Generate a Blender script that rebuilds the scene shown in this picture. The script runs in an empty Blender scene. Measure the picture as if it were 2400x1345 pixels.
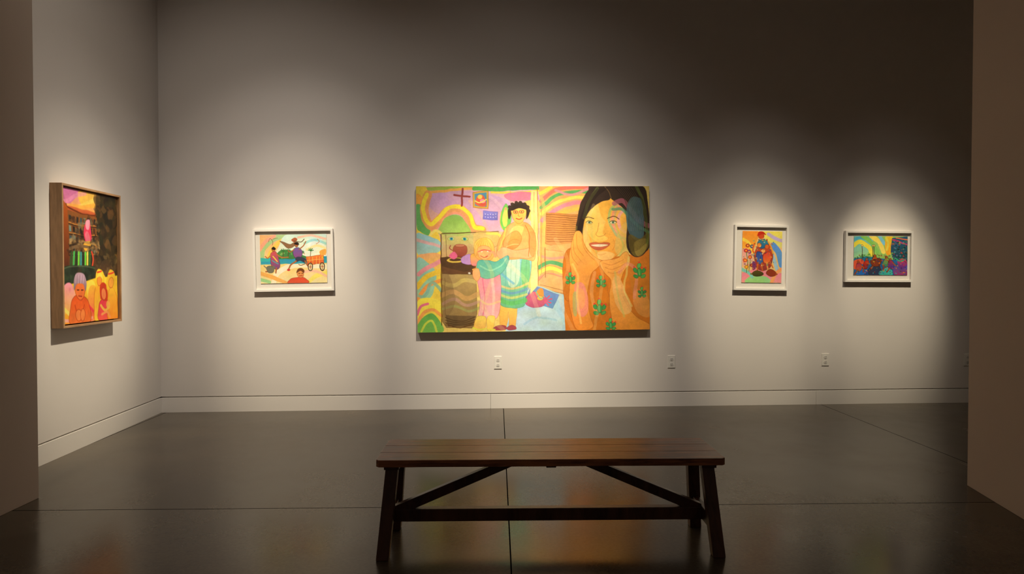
import bpy, bmesh, math, random
import numpy as np
from mathutils import Vector, Matrix, Euler

scene = bpy.context.scene
COL = scene.collection
try:
    scene.view_settings.view_transform = 'Standard'
    scene.view_settings.look = 'None'
except Exception:
    pass

# ------------------------------------------------------------------ camera
F = 1500.0
YAW = math.radians(3.43)
PITCH = math.atan(27.5 / F)
EYE = Vector((0, 0, 1.35))
cam_d = bpy.data.cameras.new("camera")
cam = bpy.data.objects.new("camera", cam_d)
COL.objects.link(cam)
cam.location = EYE
cam.rotation_euler = Euler((math.pi / 2 - PITCH, 0, -YAW), 'XYZ')
cam_d.sensor_width = 36
cam_d.lens = F * 36 / 2400
cam_d.clip_start = 0.05
scene.camera = cam
RM = cam.rotation_euler.to_matrix()

def ray(px, py):
    return RM @ Vector(((px - 1200) / F, -(py - 672.5) / F, -1))

def on_y(px, py, Y):
    d = ray(px, py)
    return EYE + d * ((Y - EYE.y) / d.y)

YB = 6.465      # back wall
XL = -3.067     # left wall
HC = 5.2        # ceiling height

# ------------------------------------------------------------------ helpers
def srgb(h):
    h = h.lstrip('#')
    return [int(h[i:i + 2], 16) / 255 for i in (0, 2, 4)]

def lin(c):
    c = np.asarray(c, dtype=float)
    return np.where(c <= 0.04045, c / 12.92, ((c + 0.055) / 1.055) ** 2.4)

def mat(name, color, rough=0.6, noise=0.0, nscale=8.0, bump=0.0, bscale=200.0, spec=0.5, metallic=0.0, stretch=(1, 1, 1)):
    m = bpy.data.materials.new(name)
    m.use_nodes = True
    nt = m.node_tree
    b = nt.nodes["Principled BSDF"]
    b.inputs["Base Color"].default_value = (*color, 1)
    b.inputs["Roughness"].default_value = rough
    b.inputs["Metallic"].default_value = metallic
    b.inputs["Specular IOR Level"].default_value = spec
    tc = nt.nodes.new("ShaderNodeTexCoord")
    mp = nt.nodes.new("ShaderNodeMapping")
    mp.inputs["Scale"].default_value = stretch
    nt.links.new(tc.outputs["Object"], mp.inputs["Vector"])
    n = nt.nodes.new("ShaderNodeTexNoise")
    n.inputs["Scale"].default_value = nscale
    n.inputs["Detail"].default_value = 6
    nt.links.new(mp.outputs[0], n.inputs["Vector"])
    r = nt.nodes.new("ShaderNodeValToRGB")
    r.color_ramp.elements[0].position = 0.3
    r.color_ramp.elements[1].position = 0.7
    r.color_ramp.elements[0].color = (*[c * (1 - noise) for c in color], 1)
    r.color_ramp.elements[1].color = (*[min(1, c * (1 + noise)) for c in color], 1)
    nt.links.new(n.outputs["Fac"], r.inputs["Fac"])
    nt.links.new(r.outputs["Color"], b.inputs["Base Color"])
    if bump > 0:
        n2 = nt.nodes.new("ShaderNodeTexNoise")
        n2.inputs["Scale"].default_value = bscale
        nt.links.new(mp.outputs[0], n2.inputs["Vector"])
        bp = nt.nodes.new("ShaderNodeBump")
        bp.inputs["Strength"].default_value = bump
        bp.inputs["Distance"].default_value = 0.002
        nt.links.new(n2.outputs["Fac"], bp.inputs["Height"])
        nt.links.new(bp.outputs["Normal"], b.inputs["Normal"])
    return m

def new_obj(name, bm=None, mats=(), parent=None, loc=(0, 0, 0), bevel=0.0, me=None):
    if me is None and bm is not None:
        me = bpy.data.meshes.new(name)
        bmesh.ops.recalc_face_normals(bm, faces=bm.faces)
        bm.to_mesh(me)
        bm.free()
    o = bpy.data.objects.new(name, me)
    COL.objects.link(o)
    o.location = loc
    if me is not None:
        for m in mats:
            if m.name not in me.materials:
                me.materials.append(m)
    if parent:
        o.parent = parent
    if bevel:
        b = o.modifiers.new("bevel", 'BEVEL')
        b.width = bevel
        b.segments = 2
        b.limit_method = 'ANGLE'
    return o

def add_box(bm, x0, x1, y0, y1, z0, z1, mi=0):
    vs = [bm.verts.new(p) for p in ((x0, y0, z0), (x1, y0, z0), (x1, y1, z0), (x0, y1, z0),
                                    (x0, y0, z1), (x1, y0, z1), (x1, y1, z1), (x0, y1, z1))]
    for f in ((0, 3, 2, 1), (4, 5, 6, 7), (0, 1, 5, 4), (1, 2, 6, 5), (2, 3, 7, 6), (3, 0, 4, 7)):
        fc = bm.faces.new([vs[i] for i in f])
        fc.material_index = mi

def add_prism(bm, bottom, top, mi=0):
    """loft between two polygons with the same number of points"""
    a = [bm.verts.new(p) for p in bottom]
    b = [bm.verts.new(p) for p in top]
    n = len(a)
    bm.faces.new(a[::-1]).material_index = mi
    bm.faces.new(b).material_index = mi
    for i in range(n):
        bm.faces.new((a[i], a[(i + 1) % n], b[(i + 1) % n], b[i])).material_index = mi

# ------------------------------------------------------------------ materials
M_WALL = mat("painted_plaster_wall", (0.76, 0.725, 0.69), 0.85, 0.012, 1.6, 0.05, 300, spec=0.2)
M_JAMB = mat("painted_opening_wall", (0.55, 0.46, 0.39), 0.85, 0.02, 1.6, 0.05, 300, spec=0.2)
M_BASE = mat("painted_baseboard", (0.82, 0.79, 0.75), 0.5, 0.01, 3)
M_CEIL = mat("dark_ceiling", (0.10, 0.09, 0.085), 0.9, 0.05, 3)

# floor: polished dark concrete with saw-cut joints
def floor_material():
    m = bpy.data.materials.new("polished_concrete")
    m.use_nodes = True
    nt = m.node_tree
    N, L = nt.nodes, nt.links
    b = N["Principled BSDF"]
    tc = N.new("ShaderNodeTexCoord")
    n1 = N.new("ShaderNodeTexNoise"); n1.inputs["Scale"].default_value = 1.3; n1.inputs["Detail"].default_value = 8
    n1.inputs["Roughness"].default_value = 0.6
    L.new(tc.outputs["Object"], n1.inputs["Vector"])
    n2 = N.new("ShaderNodeTexNoise"); n2.inputs["Scale"].default_value = 60; n2.inputs["Detail"].default_value = 4
    L.new(tc.outputs["Object"], n2.inputs["Vector"])
    mx = N.new("ShaderNodeMix"); mx.data_type = 'FLOAT'; mx.inputs[0].default_value = 0.25
    L.new(n1.outputs["Fac"], mx.inputs[2]); L.new(n2.outputs["Fac"], mx.inputs[3])
    r = N.new("ShaderNodeValToRGB")
    r.color_ramp.elements[0].position = 0.34; r.color_ramp.elements[0].color = (0.044, 0.034, 0.022, 1)
    r.color_ramp.elements[1].position = 0.66; r.color_ramp.elements[1].color = (0.120, 0.097, 0.068, 1)
    L.new(mx.outputs[0], r.inputs["Fac"])
    # joints: rotate into slab frame
    mp = N.new("ShaderNodeMapping"); mp.vector_type = 'POINT'
    ang = math.radians(2.09)
    mp.inputs["Rotation"].default_value = (0, 0, ang)
    ox = 0.2 * math.cos(ang) - 3.71 * math.sin(ang)
    oy = 0.2 * math.sin(ang) + 3.71 * math.cos(ang)
    mp.inputs["Location"].default_value = (-ox, -oy, 0)
    L.new(tc.outputs["Object"], mp.inputs["Vector"])
    sp = N.new("ShaderNodeSeparateXYZ"); L.new(mp.outputs[0], sp.inputs[0])
    outs = []
    for ax in (0, 1):
        a = N.new("ShaderNodeMath"); a.operation = 'PINGPONG'; a.inputs[1].default_value = 1.66
        L.new(sp.outputs[ax], a.inputs[0])
        c = N.new("ShaderNodeMath"); c.operation = 'LESS_THAN'; c.inputs[1].default_value = 0.0034
        L.new(a.outputs[0], c.inputs[0])
        outs.append(c)
    mm = N.new("ShaderNodeMath"); mm.operation = 'MAXIMUM'
    L.new(outs[0].outputs[0], mm.inputs[0]); L.new(outs[1].outputs[0], mm.inputs[1])
    cm = N.new("ShaderNodeMix"); cm.data_type = 'RGBA'
    L.new(mm.outputs[0], cm.inputs[0]); L.new(r.outputs["Color"], cm.inputs[6])
    cm.inputs[7].default_value = (0.004, 0.003, 0.002, 1)
    L.new(cm.outputs[2], b.inputs["Base Color"])
    rr = N.new("ShaderNodeMapRange")
    rr.inputs["From Min"].default_value = 0.3; rr.inputs["From Max"].default_value = 0.7
    rr.inputs["To Min"].default_value = 0.15; rr.inputs["To Max"].default_value = 0.29
    L.new(n1.outputs["Fac"], rr.inputs["Value"])
    ra = N.new("ShaderNodeMath"); ra.operation = 'MAXIMUM'
    L.new(rr.outputs[0], ra.inputs[0]); L.new(mm.outputs[0], ra.inputs[1])
    L.new(ra.outputs[0], b.inputs["Roughness"])
    sm = N.new("ShaderNodeMath"); sm.operation = 'MULTIPLY_ADD'
    sm.inputs[1].default_value = -0.42; sm.inputs[2].default_value = 0.42
    L.new(mm.outputs[0], sm.inputs[0])
    L.new(sm.outputs[0], b.inputs["Specular IOR Level"])
    b.inputs["Specular Tint"].default_value = (1.0, 0.88, 0.74, 1)
    return m
M_FLOOR = floor_material()

# ------------------------------------------------------------------ room shell
def structure(o):
    o["kind"] = "structure"
    return o

bm = bmesh.new(); add_box(bm, -6, 8, -3, YB + 0.3, -0.1, 0)
structure(new_obj("floor", bm, [M_FLOOR]))
bm = bmesh.new(); add_box(bm, -6, 8, 2.2, YB + 0.3, HC, HC + 0.1)
structure(new_obj("ceiling", bm, [M_CEIL]))

BB = 0.146; GAP = 0.011; REC = 0.024
def wall_with_reveal(name, length, thick=0.2):
    """wall along +x, front face at y=0 facing -y, recess behind the baseboard"""
    bm = bmesh.new()
    prof = [(0, HC), (0, BB + GAP), (REC, BB + GAP), (REC, 0), (thick, 0), (thick, HC)]
    add_prism(bm, [(0, y, z) for y, z in prof], [(length, y, z) for y, z in prof])
    return structure(new_obj(name, bm, [M_WALL]))

wb = wall_with_reveal("wall_back", 7.2 - XL); wb.location = (XL, YB, 0)
wl = wall_with_reveal("wall_left", YB - 3.3 + 0.2)
wl.rotation_euler = (0, 0, math.pi / 2)     # local +x -> +Y, local -y -> +X (faces room)
wl.location = (XL, 3.3, 0)
bm = bmesh.new(); add_box(bm, 7.2, 7.4, 3.3, YB + 0.2, 0, HC)
structure(new_obj("wall_right", bm, [M_WALL]))

def base_part(bm, x0, x1, e=0.0):
    add_box(bm, x0, x1, -0.006, REC - 0.001, 0, BB)
bm = bmesh.new()
s1 = on_y(1150, 950, YB).x - XL; s2 = on_y(1912, 940, YB).x - XL
for a, b_ in ((0.0, s1 - 0.0012), (s1 + 0.0012, s2 - 0.0012), (s2 + 0.0012, 7.2 - XL)):
    base_part(bm, a, b_)
o = structure(new_obj("baseboard_back", bm, [M_BASE], bevel=0.0012)); o.location = (XL, YB, 0)
bm = bmesh.new(); base_part(bm, 0.72, YB - 3.3 - 0.007)
o = structure(new_obj("baseboard_left", bm, [M_BASE], bevel=0.0012))
o.rotation_euler = (0, 0, math.pi / 2); o.location = (XL, 3.3, 0)

# walls either side of the wide opening the viewer stands in
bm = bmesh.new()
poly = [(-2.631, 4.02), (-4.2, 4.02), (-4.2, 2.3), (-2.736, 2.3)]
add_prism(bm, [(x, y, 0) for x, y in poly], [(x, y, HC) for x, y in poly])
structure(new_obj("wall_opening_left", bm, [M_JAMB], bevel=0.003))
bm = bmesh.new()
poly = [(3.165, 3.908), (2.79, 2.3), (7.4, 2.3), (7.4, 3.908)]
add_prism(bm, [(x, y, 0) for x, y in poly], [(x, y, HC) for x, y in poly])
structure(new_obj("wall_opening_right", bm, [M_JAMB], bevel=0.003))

# ------------------------------------------------------------------ paint engine (vertex paint)
class Canvas:
    INKA = 0.75
    def __init__(s, x0, y0, x1, y1, res, bg, seed=1):
        s.x0, s.y0, s.x1, s.y1 = x0, y0, x1, y1
        s.W = int((x1 - x0) * res) + 1
        s.H = int((y1 - y0) * res) + 1
        xs = np.linspace(x0, x1, s.W); ys = np.linspace(y0, y1, s.H)
        s.X, s.Y = np.meshgrid(xs, ys)
        s.rng = np.random.RandomState(seed)
        s.bx, s.by = xs, ys
        wx = s.noise(14) * 0.9; wy = s.noise(14) * 0.9
        s.X = s.X + wx; s.Y = s.Y + wy
        s.img = np.ones((s.H, s.W, 3)) * np.array(srgb(bg))

    def noise(s, cell):
        gw = int((s.x1 - s.x0) / cell) + 3; gh = int((s.y1 - s.y0) / cell) + 3
        g = s.rng.uniform(-1, 1, (gh, gw))
        u = np.linspace(0, gw - 1.001, s.W); v = np.linspace(0, gh - 1.001, s.H)
        iu = u.astype(int); fu = u - iu; fu = fu * fu * (3 - 2 * fu)
        iv = v.astype(int); fv = v - iv; fv = fv * fv * (3 - 2 * fv)
        a = g[iv][:, iu]; b = g[iv][:, iu + 1]; c = g[iv + 1][:, iu]; d = g[iv + 1][:, iu + 1]
        t = a + (b - a) * fu; q = c + (d - c) * fu
        return t + (q - t) * fv[:, None]

    def _pts(s, p):
        if isinstance(p, str):
            v = [float(t) for t in p.replace(',', ' ').split()]
            p = list(zip(v[0::2], v[1::2]))
        return [tuple(q) for q in p]

    def _smooth(s, p, closed, k=5):
        n = len(p)
        if n < 3:
            return p
        out = []
        rng = range(n) if closed else range(n - 1)
        for i in rng:
            if closed:
                a, b, c, d = p[i - 1], p[i], p[(i + 1) % n], p[(i + 2) % n]
            else:
                a, b, c, d = p[max(i - 1, 0)], p[i], p[i + 1], p[min(i + 2, n - 1)]
            for j in range(k):
                t = j / k; t2 = t * t; t3 = t2 * t
                out.append(tuple(0.5 * (2 * b[m] + (c[m] - a[m]) * t + (2 * a[m] - 5 * b[m] + 4 * c[m] - d[m]) * t2 + (3 * b[m] - a[m] - 3 * c[m] + d[m]) * t3) for m in (0, 1)))
        if not closed:
            out.append(p[-1])
        return out

    def _win(s, pts, pad):
        xs = [q[0] for q in pts]; ys = [q[1] for q in pts]
        pad += 2
        i0 = np.searchsorted(s.bx, min(xs) - pad); i1 = np.searchsorted(s.bx, max(xs) + pad)
        j0 = np.searchsorted(s.by, min(ys) - pad); j1 = np.searchsorted(s.by, max(ys) + pad)
        return slice(j0, j1), slice(i0, i1)

    def _dist(s, pts, X, Y, closed):
        D = np.full(X.shape, 1e9); inside = np.zeros(X.shape, bool)
        n = len(pts)
        for i in range(n if closed else n - 1):
            ax, ay = pts[i]; bx, by = pts[(i + 1) % n]
            dx, dy = bx - ax, by - ay
            l2 = dx * dx + dy * dy
            if l2 < 1e-9:
                continue
            t = np.clip(((X - ax) * dx + (Y - ay) * dy) / l2, 0, 1)
            d = (X - ax - t * dx) ** 2 + (Y - ay - t * dy) ** 2
            np.minimum(D, d, out=D)
            if closed and dy != 0:
                c = ((ay > Y) != (by > Y)) & (X < dx * (Y - ay) / dy + ax)
                inside ^= c
        return np.sqrt(D), inside

    def _blend(s, w, m, col, col2=None, a=1.0, horiz=False):
        if col2 is None:
            c = np.array(srgb(col))
        else:
            c1 = np.array(srgb(col)); c2 = np.array(srgb(col2))
            A = s.X[w] if horiz else s.Y[w]
            sel = m > 0.01
            if not sel.any():
                return
            lo, hi = A[sel].min(), A[sel].max()
            t = np.clip((A - lo) / max(hi - lo, 1e-6), 0, 1)[..., None]
            c = c1 * (1 - t) + c2 * t
        m = (m * a)[..., None]
        s.img[w] = s.img[w] * (1 - m) + c * m

    def poly(s, p, col, col2=None, a=1.0, sm=True, soft=0.6, ink=None, iw=0.9, ia=0.7, horiz=False):
        pts = s._pts(p)
        if sm:
            pts = s._smooth(pts, True)
        w = s._win(pts, soft + iw)
        X, Y = s.X[w], s.Y[w]
        if X.size == 0:
            return
        D, ins = s._dist(pts, X, Y, True)
        sd = np.where(ins, -D, D)
        s._blend(w, np.clip(0.5 - sd / (2 * soft), 0, 1), col, col2, a, horiz)
        if ink:
            s._blend(w, np.clip(iw / 2 + 0.5 - D, 0, 1), ink, a=ia * s.INKA)

    def line(s, p, col, wd=1.0, a=1.0, sm=True, soft=0.5, col2=None, horiz=True):
        pts = s._pts(p)
        if sm:
            pts = s._smooth(pts, False)
        w = s._win(pts, wd / 2 + soft)
        X, Y = s.X[w], s.Y[w]
        if X.size == 0:
            return
        D, _ = s._dist(pts, X, Y, False)
        s._blend(w, np.clip((wd / 2 - D) / (2 * soft) + 0.5, 0, 1), col, col2, a, horiz)

    def ell(s, cx, cy, rx, ry, col, rot=0, a=1.0, ink=None, col2=None, ia=.7, iw=.9):
        c, q = math.cos(math.radians(rot)), math.sin(math.radians(rot))
        pts = [(cx + rx * math.cos(t) * c - ry * math.sin(t) * q, cy + rx * math.cos(t) * q + ry * math.sin(t) * c)
               for t in [i * math.pi / 10 for i in range(20)]]
        s.poly(pts, col, col2, a=a, sm=False, ink=ink, ia=ia, iw=iw)

    def blotches(s, x0, y0, x1, y1, n, cols, r0, r1, a=.6, seed=1):
        q = random.Random(seed)
        for _ in range(n):
            x, y = q.uniform(x0, x1), q.uniform(y0, y1)
            r = q.uniform(r0, r1)
            pts = [(x + r * q.uniform(.4, 1.2) * math.cos(t), y + r * q.uniform(.3, 1.1) * math.sin(t)) for t in [i * math.tau / 7 for i in range(7)]]
            s.poly(pts, q.choice(cols), a=a * q.uniform(.5, 1))

    def finish(s, wash=0.05, sat=1.0, gamma=1.0):
        n = s.noise(30) * 0.5 + s.noise(9) * 0.35 + s.noise(3) * 0.3
        h1 = s.noise(40); h2 = s.noise(22)
        s.img *= (1 + wash * n)[..., None]
        s.img[..., 0] *= 1 + 0.02 * h1
        s.img[..., 2] *= 1 + 0.06 * h2
        s.img = np.clip(s.img, 0, 1)
        g = s.img.mean(-1, keepdims=True)
        s.img = np.clip(g + (s.img - g) * sat, 0, 1) ** gamma

    def mesh(s, name, w, h):
        """flat grid in x/z, facing -y, centred"""
        H, W = s.H, s.W
        xs = np.linspace(-w / 2, w / 2, W); zs = np.linspace(h / 2, -h / 2, H)
        gx, gz = np.meshgrid(xs, zs)
        co = np.stack([gx, np.zeros_like(gx), gz], -1).reshape(-1, 3).astype(np.float32)
        idx = np.arange(H * W).reshape(H, W)
        a = idx[:-1, :-1]; b = idx[1:, :-1]; c = idx[1:, 1:]; d = idx[:-1, 1:]
        q = np.stack([a, b, c, d], -1).reshape(-1, 4).astype(np.int32)
        me = bpy.data.meshes.new(name)
        me.vertices.add(H * W); me.vertices.foreach_set("co", co.ravel())
        me.loops.add(q.size); me.loops.foreach_set("vertex_index", q.ravel())
        me.polygons.add(len(q))
        me.polygons.foreach_set("loop_start", np.arange(0, q.size, 4, dtype=np.int32))
        me.polygons.foreach_set("loop_total", np.full(len(q), 4, dtype=np.int32))
        me.update(calc_edges=True)
        at = me.color_attributes.new("paint", 'FLOAT_COLOR', 'POINT')
        rgba = np.ones((H * W, 4), dtype=np.float32)
        rgba[:, :3] = lin(s.img).reshape(-1, 3)
        at.data.foreach_set("color", rgba.ravel())
        return me

def paint_material(name, rough=0.55):
    m = bpy.data.materials.new(name)
    m.use_nodes = True
    nt = m.node_tree
    b = nt.nodes["Principled BSDF"]
    at = nt.nodes.new("ShaderNodeAttribute"); at.attribute_name = "paint"
    tc = nt.nodes.new("ShaderNodeTexCoord")
    n = nt.nodes.new("ShaderNodeTexNoise"); n.inputs["Scale"].default_value = 90; n.inputs["Detail"].default_value = 5
    nt.links.new(tc.outputs["Object"], n.inputs["Vector"])
    mr = nt.nodes.new("ShaderNodeMapRange"); mr.inputs["To Min"].default_value = 0.93; mr.inputs["To Max"].default_value = 1.07
    nt.links.new(n.outputs["Fac"], mr.inputs["Value"])
    vm = nt.nodes.new("ShaderNodeVectorMath"); vm.operation = 'SCALE'
    nt.links.new(at.outputs["Color"], vm.inputs[0]); nt.links.new(mr.outputs[0], vm.inputs["Scale"])
    nt.links.new(vm.outputs[0], b.inputs["Base Color"])
    b.inputs["Roughness"].default_value = rough
    b.inputs["Specular IOR Level"].default_value = 0.25
    return m
M_PAINT = paint_material("pigment_on_surface")

def cactus(c, x, y, s=1.0, g='#3f9448', dark='#1f5a2c'):
    for dx, dy, rx, ry, k, rot in ((0, 0, 4.5, 8, g, 0), (-8, -4, 3.4, 5.2, g, -25), (8, -3, 3.4, 5.2, g, 25), (-1, -13, 3.6, 5.4, '#5cb054', 8), (-7, 8, 5, 3.4, g, 25), (7, 8, 5, 3.4, '#4fa04a', -25)):
        c.ell(x + dx * s, y + dy * s, rx * s, ry * s, k, rot, ink=dark, ia=1)
    c.line([(x - 1 * s, y - 5 * s), (x, y + 5 * s)], '#8cd070', 1.1 * s, a=.8)
    for dx, dy in ((-10, -10), (-1, -19), (11, -8), (4, -9)):
        c.ell(x + dx * s, y + dy * s, 1.6 * s, 1.9 * s, '#d83a30')

# ============================================================ BIG PAINTING
def big_painting():
    c = Canvas(976, 435, 1523, 777, 1.5, '#e6c66a', 3)
    P, L, E = c.poly, c.line, c.ell
    # --- wall wash, left half
    P("976,435 1270,435 1270,600 976,600", '#d8a6b4', '#e0b088', sm=False)
    P("1000,448 1060,444 1120,450 1190,470 1200,520 1180,550 1110,545 1100,510 1070,488 1030,500 1005,480", '#c79ac2', '#d3a5b8')
    L("976,447 1010,441 1060,440 1110,437", '#9ab84c', 9)
    L("1000,450 1040,446 1085,441 1120,440", '#e9a850', 6)
    L("1110,440 1170,442 1230,438 1262,440", '#4fa24c', 10)
    L("1150,449 1200,450 1262,446", '#e2c84a', 5)
    P("1180,455 1225,447 1258,456 1255,475 1225,468 1195,470", '#e7738f')
    P("1225,475 1262,470 1262,520 1240,515", '#e7b862')
    L("1130,452 1160,470 1180,500 1172,540", '#dcb0c8', 7, a=.6)
    L("1100,470 1125,500 1140,540", '#e8b498', 8, a=.5)
    # --- left swirls
    P("976,440 1006,452 1000,480 990,510 1000,535 1030,560 1030,777 976,777", '#f0cf48')
    P("976,455 990,462 985,490 976,500", '#f2a840')
    P("976,478 992,485 993,515 1008,535 1002,550 985,540 976,530", '#62ab58')
    L("1003,455 996,475 996,505 1010,528 1030,512 1050,492 1078,489 1096,506 1108,532 1128,538", '#e79a55', 20, a=.9)
    L("1001,455 992,478 996,508 1010,524 1028,508 1050,486 1078,484 1100,503 1110,530 1130,534", '#f3dd3c', 9)
    L("1012,540 1030,525 1048,502 1070,497 1086,508 1098,535 1108,548", '#ee9a74', 5)
    P("1030,548 1034,522 1048,505 1070,501 1086,514 1100,548", '#86ba58', '#a6c85c')
    L("1008,548 1020,538 1034,546 1040,560", '#f2e070', 6)
    P("976,545 1000,550 1025,560 1035,580 1000,600 976,590", '#8cc0c4', '#a3c9b8')
    L("976,560 1000,566 1030,575", '#e4a6a0', 7, a=.8)
    P("976,600 1000,592 1032,596 1032,640 976,650", '#eaa66c', '#f0d050')
    P("976,606 1000,612 1020,640 1010,690 990,700 976,690", '#8fc7c2', '#9bc89a')
    L("980,640 1000,625 1032,610", '#e892a0', 10)
    L("976,670 1000,645 1032,632", '#f0c840', 12)
    L("976,700 1000,668 1032,656", '#f09a4a', 9)
    L("976,690 995,690 1010,660 1032,680", '#7fb5a4', 7, a=.8)
    P("976,705 1000,695 1032,705 1034,730 1010,722 990,730 976,745", '#f5e04e')
    L("976,755 990,732 1010,724 1032,738", '#f0a050', 7)
    P("976,760 988,742 1008,732 1026,748 1034,777 976,777", '#5fa84c', '#78b850')
    L("985,775 995,756 1010,750 1020,775", '#c5d24c', 5)
    L("976,735 985,715 1000,710", '#e66f86', 6)
    # --- right half background behind the big head
    P("1262,435 1400,435 1360,600 1325,777 1262,777", '#e3a35e', sm=False)
    L("1264,452 1290,437", '#e9d04c', 8)
    L("1266,470 1300,444 1350,437 1390,440", '#e4705c', 9)
    L("1266,486 1300,458 1345,448 1390,450", '#59a45a', 8)
    L("1266,500 1300,474 1345,462 1380,462", '#e8d258', 7)
    L("1268,515 1305,488 1345,474 1375,476", '#e77f8f', 10)
    L("1300,445 1340,455 1380,440", '#e98aa0', 6, a=.8)
    L("1268,532 1300,505 1345,490 1368,490", '#eeb04c', 9)
    L("1268,465 1275,500 1272,560 1280,600 1300,640", '#c8b85a', 8, a=.6)
    P("1278,497 1352,502 1350,566 1300,578 1276,570", '#bc7c3c', '#c8864a', sm=False, ink='#7a4420')
    for i in range(13):
        y = 501 + i * 5.3
        L([(1279, y), (1312, y + 2.6 - i * .1), (1350, y + 5 - i * .5)], '#6c3c1c', 1.4, a=.7)
    P("1268,578 1345,568 1345,625 1268,620", '#e79a5a', '#edb070', sm=False)
    P("1274,584 1318,590 1318,618 1274,612", '#e4a868', sm=False, ink='#8a4f2c')
    L("1268,600 1290,606 1330,602", '#ee8a86', 6, a=.7)
    L("1250,632 1285,615 1322,625 1330,640", '#58a064', 9)
    L("1250,645 1285,628 1322,640", '#eedc58', 8)
    L("1250,658 1285,643 1322,654", '#e58a70', 8)
    P("1250,668 1275,640 1318,650 1320,685 1300,690", '#dca46a', sm=False, ink='#7a4a28', a=.85)
    L("1252,640 1252,668 1318,690", '#8a5a35', 1.4)
    L("1262,668 1318,682", '#8a5a35', 1.0)
    L("1275,580 1275,650", '#8a5a35', 1.4)
    # floor
    P("1180,777 1200,700 1250,668 1320,692 1335,777", '#9cc6d0', '#a9cddc', sm=False)
    P("1205,777 1215,730 1260,715 1300,730 1310,777", '#b6cfd8', a=.7)
    L("1225,760 1255,745 1300,752", '#8db8cc', 5, a=.6)
    # rug with hand-like mask
    P("1244,668 1308,692 1292,724 1226,704", '#6a7fb8', '#5b8ac0', sm=False, ink='#4a4a88')
    P("1228,705 1236,690 1250,684 1268,690 1278,702 1270,718 1248,722 1232,716", '#c8607c', '#b8506c', ink='#7a2c48')
    P("1252,690 1262,676 1270,682 1268,700", '#d98a3c')
    E(1262, 699, 8, 6, '#e0b04c', ink='#7a2c48')
    for x1, y1 in ((1285, 694), (1290, 701), (1288, 710), (1282, 716)):
        L([(1272, 705), (x1, y1)], '#c8506c', 3.2)
    L("1252,682 1262,700 1272,694", '#48b0b0', 1.5)
    # door post
    P("1243,445 1258,447 1258,668 1240,690", '#eecf7c', '#ecd890', sm=False)
    L("1258,440 1258,668", '#a0683a', 1.6, sm=False)
    L("1267,470 1266,640", '#b97c44', 1.2, sm=False)
    L("1250,450 1248,600", '#dc9a58', 3, a=.6)
    L("1195,437 1195,474", '#a07058', 0.9, a=.6)
    # --- cross, small picture, purple sign
    L("1083,441 1081,481", '#8c3a3a', 4.6, sm=False)
    L("1064,455 1100,460", '#8c3a3a', 4.4, sm=False)
    P("1107,449 1143,446 1143,488 1108,485", '#c99a3c', sm=False, ink='#7a4a20', iw=1.4)
    P("1111,453 1139,450 1139,484 1112,481", '#4a86a0', sm=False)
    P("1114,478 1116,462 1124,455 1134,460 1137,482", '#d0543c')
    E(1124, 460, 5.5, 5, '#f0c04c'); E(1130, 470, 6, 5, '#f08ca0'); L("1113,470 1124,474 1138,466", '#f0d860', 2.5)
    P("1131,492 1165,495 1164,515 1130,513", '#7a78c8', '#6a68b8', sm=False, ink='#4a489a')
    for yy in (500, 507):
        for i in range(5):
            E(1136 + i * 6, yy + (i % 2), 1.2, 1.0, '#d8cff0')
    # green figurine
    P("1184,476 1192,490 1196,515 1186,538 1174,534 1170,512 1176,490", '#6abb50', ink='#3c7c34')
    P("1184,484 1188,500 1186,526 1178,528 1176,506", '#d8d060')
    E(1184, 488, 3, 3.4, '#e8a868'); L("1173,495 1170,520 1176,536", '#e0b840', 1.3)
    # --- stove
    P("1031,547 1165,540 1168,572 1112,600 1031,602", '#b4b868', '#bc985c', sm=False, a=.65, ink='#5a4020', iw=1.5)
    P("1040,552 1160,546 1162,566 1040,572", '#c8c468', sm=False, a=.5)
    P("1031,603 1112,598 1112,642 1034,640", '#6a4a2c', '#5c3c24', sm=False, ink='#38200e', iw=1.4)
    P("1031,602 1046,599 1108,620 1106,632 1085,636 1032,622", '#4c3420', sm=False)
    P("1034,640 1112,642 1114,735 1103,768 1042,766 1034,752", '#ac9258', '#8a6c40', sm=False, ink='#4a2e16', iw=1.4)
    L("1034,660 1060,668 1085,655 1112,660", '#d0bc68', 9, a=.6)
    L("1034,690 1060,682 1090,698 1118,688 1125,690", '#d8a464', 11, a=.65)
    L("1034,710 1062,700 1090,714 1120,706", '#c89490', 7, a=.5)
    L("1036,722 1065,716 1095,728 1120,720", '#98a058', 6, a=.6)
    P("1034,642 1050,642 1064,700 1050,735 1036,735", '#6c5030', a=.35)
    L("1040,650 1040,735", '#5a3c20', 1, a=.7)
    P("1040,736 1110,740 1104,762 1046,764", '#54402a', sm=False, a=.7)
    for i in range(4):
        L([(1040, 742 + i * 6), (1075, 752 + i * 4), (1110, 742 + i * 6)], '#38240f', 1.3, a=.8)
    L("1042,756 1075,768 1118,748", '#5a3a1c', 2)
    for x in (1056, 1087):
        E(x, 558, 8, 4.5, '#c8d070', ink='#5c6a30'); E(x, 558, 4, 3.6, '#3e9aa8'); E(x, 558, 1.6, 1.6, '#203848')
    L("1034,545 1100,543 1165,541", '#4a3018', 1.6)
    L("1032,548 1032,760", '#4a3018', 1.8)
    L("1044,548 1045,600", '#4a3018', 1.0, a=.7)
    E(1097, 639, 3.4, 2.6, '#d8d0c0', ink='#38200e')
    # pots
    P("1060,580 1066,573 1082,572 1092,577 1091,592 1080,600 1066,598 1060,592", '#a8583c', '#8c3c34', ink='#582018')
    E(1076, 574, 11, 3.5, '#c07858', ink='#582018'); L("1058,585 1052,580 1054,574", '#8c3c34', 2)
    E(1066, 608, 22, 6, '#d8b84c', ink='#5c3a18'); E(1066, 607, 15, 3.5, '#4a3020')
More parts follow.
